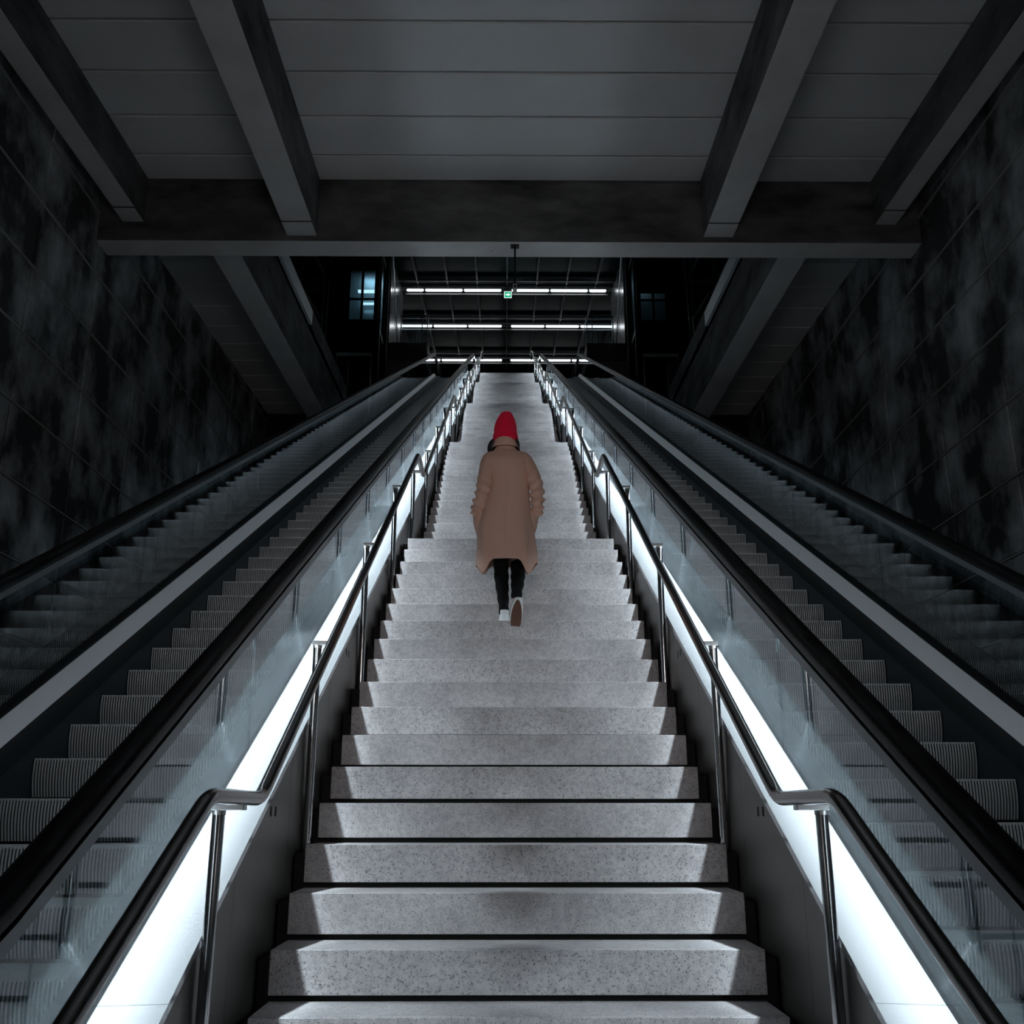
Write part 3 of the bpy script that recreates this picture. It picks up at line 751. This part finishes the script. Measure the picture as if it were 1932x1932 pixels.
# ---- coat: torso and skirt, hem dipping at both sides
def coatfn(p, t):
    z = p.z; c, q = cos(t), sin(t)
    low = max(0, min(1, (1.0 - z) / .55))
    # soft vertical folds
    f = .019 * low * sin(5 * t + .6) + .006 * low * sin(9 * t + 1.9 + 3 * z) + .004 * noise.noise(Vector((p.x * 7, p.y * 7, z * 5)))
    d = Vector((c, q, 0)); p = p + d * f
    # raised hem in the middle of the back, dipping corners
    if z < .60:
        k = max(0, (.60 - z) / .11); corner = exp(-((abs(p.x - .004) - .172) / .042) ** 2)
        p.z -= k * .12 * corner * (1 if q < .5 else .6)
    return p
rows = [(.008, 0, .490, .236, .150), (.008, 0, .62, .232, .150), (.0, 0, .76, .220, .148), (.008, 0, .90, .190, .142), (.026, .0, 1.02, .168, .134), (.036, .0, 1.12, .156, .128), (.030, .0, 1.22, .160, .126), (.014, .0, 1.30, .178, .118), (.010, .004, 1.345, .172, .104), (.006, .008, 1.382, .135, .088), (.002, .012, 1.405, .095, .078)]
mb = MB(); mb.loft([ring(r[0], r[1], r[2], r[3], r[4], 72, 2.2, coatfn) for r in catmull(rows, 6)], (False, False))
o = mb.build('coat', COAT, person, smooth=True); sol = o.modifiers.new('thick', 'SOLIDIFY'); sol.thickness = .007; sol.offset = -1
# collar standing round the neck
rows = [(.002, .012, 1.385, .112, .086), (.002, .012, 1.42, .084, .078), (.000, .012, 1.455, .072, .076), (-.002, .010, 1.487, .070, .078), (-.002, .010, 1.495, .074, .082), (-.002, .008, 1.478, .086, .090), (.000, .006, 1.44, .100, .094), (.002, .006, 1.412, .115, .096)]
mb = MB(); mb.loft([ring(r[0], r[1], r[2], r[3], r[4], 48, 2.2, lambda p, t: p + Vector((0, 0, .012 * max(0, -sin(t)) - .02 * max(0, sin(t))))) for r in catmull(rows, 4)], (False, False))
mb.build('collar', COAT, person, smooth=True)
# sleeves with creased forearms, turned cuffs at the pockets
def sleeve(sg, pts, rad):
    P = catmull([list(p) + [r] for p, r in zip(pts, rad)], 7); rings = []; n = 30
    for i, q in enumerate(P):
        a = Vector(P[max(i - 1, 0)][:3]); b_ = Vector(P[min(i + 1, len(P) - 1)][:3]); d = (b_ - a).normalized()
        u = d.cross(Vector((0, 1, 0))).normalized(); w_ = d.cross(u); c = Vector(q[:3]); R = []
        s_ = i / (len(P) - 1); cr = max(0, min(1, (s_ - .38) * 3.2)) * (1 if s_ < .93 else .3)
        for j in range(n):
            t = 2 * pi * j / n
            wr = cr * (.0115 * sin(58 * s_ + 1.4 * sin(t + sg) + sg) + .005 * noise.noise(Vector((s_ * 22, cos(t) * 2 + sg * 5, sin(t) * 2))))
            wr += .004 * noise.noise(Vector((s_ * 7, cos(t) * 1.5, sin(t) * 1.5 + sg * 3)))
            R.append(c + (u * cos(t) + w_ * sin(t)) * (q[3] + wr))
        rings.append(R)
    mb = MB(); mb.loft(rings, (True, False)); o = mb.build('sleeve', COAT, person, smooth=True)
    so = o.modifiers.new('thick', 'SOLIDIFY'); so.thickness = .006; so.offset = -1
sleeve(-1, [(-.07, .01, 1.352), (-.115, .0, 1.328), (-.140, -.022, 1.25), (-.152, -.055, 1.16), (-.164, -.068, 1.08), (-.182, -.050, 1.00), (-.208, -.015, .93), (-.222, .020, .885)], [.050, .066, .064, .061, .058, .057, .052, .046])
sleeve(1, [(.09, .01, 1.352), (.142, .0, 1.328), (.187, -.022, 1.25), (.220, -.055, 1.16), (.244, -.068, 1.08), (.250, -.050, 1.00), (.250, -.015, .93), (.252, .020, .885)], [.050, .064, .062, .059, .055, .052, .050, .046])
# pocket bulges over the hands
for sg, cx in ((-1, -.190), (1, .198)):
    mb = MB(); mb.loft([ring(cx + sg * r[0], .045 + r[1], r[2], r[3], r[4], 24, 2.2) for r in catmull([(.01, 0, .93, .020, .040), (.006, 0, .90, .052, .072), (.004, 0, .84, .056, .080), (.0, 0, .76, .044, .070), (-.012, 0, .66, .020, .04)], 4)]); mb.build('pocket', COAT, person, smooth=True)
# centre seam and back vent line
mb = MB(); mb.tube([tuple(p) for p in catmull([(.015, -.122, 1.30), (.03, -.131, 1.12), (.01, -.146, .90), (.004, -.158, .62)], 6)], .0022, 6); mb.build('seam', COAT, person, smooth=True)
# ---- trousers
rows = [(-.050, .0, .86, .090, .10), (-.036, .015, .62, .066, .074), (-.030, .025, .48, .058, .064), (-.026, .02, .36, .054, .060), (-.014, .005, .22, .044, .050), (-.008, .0, .12, .037, .043), (-.006, .0, .085, .039, .046)]
mb = MB(); mb.loft([ring(r[0], r[1], r[2], r[3], r[4], 28, 2.1, lambda p, t: p + Vector((cos(t), sin(t), 0)) * .003 * sin(p.z * 70 + 2 * sin(t))) for r in catmull(rows, 6)]); mb.build('trouser_leg', JEAN, person, smooth=True)
rows = [(.085, .0, .86, .090, .10), (.100, .07, .62, .066, .074), (.101, .095, .50, .058, .066), (.100, .03, .40, .055, .060), (.094, -.07, .30, .048, .053), (.088, -.145, .22, .040, .045), (.087, -.185, .175, .040, .044)]
mb = MB(); mb.loft([ring(r[0], r[1], r[2], r[3], r[4], 28, 2.1, lambda p, t: p + Vector((cos(t), sin(t), 0)) * .003 * sin(p.z * 70 + 2 * sin(t)), ) for r in catmull(rows, 6)]); mb.build('trouser_leg', JEAN, person, smooth=True)
# ---- shoes (length along +y, sole at z=0), built once at the origin
def shoe(name, M):
    def X(v): return [M @ Vector(p) for p in v]
    def srow(rows, n=28): return [X(ring(r[0], r[1], r[2], r[3], r[4], n, 2.3)) for r in rows]
    # plan outlines: heel at y=-.12, toe at y=+.14
    def outline(z, k, n=36):
        R = []
        for i in range(n):
            t = 2 * pi * i / n; y = .01 + .130 * k * sin(t); wd = .040 + .012 * (sin(t) * .8 - .15 * sin(3 * t))
            R.append(M @ Vector((cos(t) * wd * (1 if k > .9 else k), y, z)))
        return R
    root = None
    mb = MB(); mb.loft([outline(.004, .97), outline(.012, 1.0), outline(.026, 1.0)]); root = mb.build(name, SOLEW, person, smooth=True)
    mb = MB(); mb.loft([outline(.0, .93), outline(.0045, .955)]); mb.build('outsole', SOLE, root)
    rows = []
    for z, cy, rx, ry in ((.024, .01, .044, .127), (.045, .005, .043, .120), (.062, -.008, .040, .104), (.080, -.030, .037, .080), (.098, -.048, .035, .062), (.112, -.054, .036, .058)): rows.append((0, cy, z, rx, ry))
    mb = MB(); mb.loft(srow(catmull(rows, 3)), (True, False)); u = mb.build('upper', SHOE, root, smooth=True)
    so = u.modifiers.new('t', 'SOLIDIFY'); so.thickness = .004
    for q in range(4):
        y = .055 - q * .022; z = .060 + q * .010
        mb = MB(); mb.tube([tuple(M @ Vector((xx, y, z + .006 - abs(xx) * .35))) for xx in (-.024, -.012, 0, .012, .024)], .0022, 6); mb.build('lace', SHOE, u, smooth=True)
shoe('shoe', Matrix.Translation((-.004, .055, .0)))
shoe('shoe', Matrix.Translation((.088, -.245, .060)) @ Matrix.Rotation(radians(6), 4, 'Y') @ Matrix.Rotation(radians(-62), 4, 'X') @ Matrix.Translation((0, .02, -.01)))
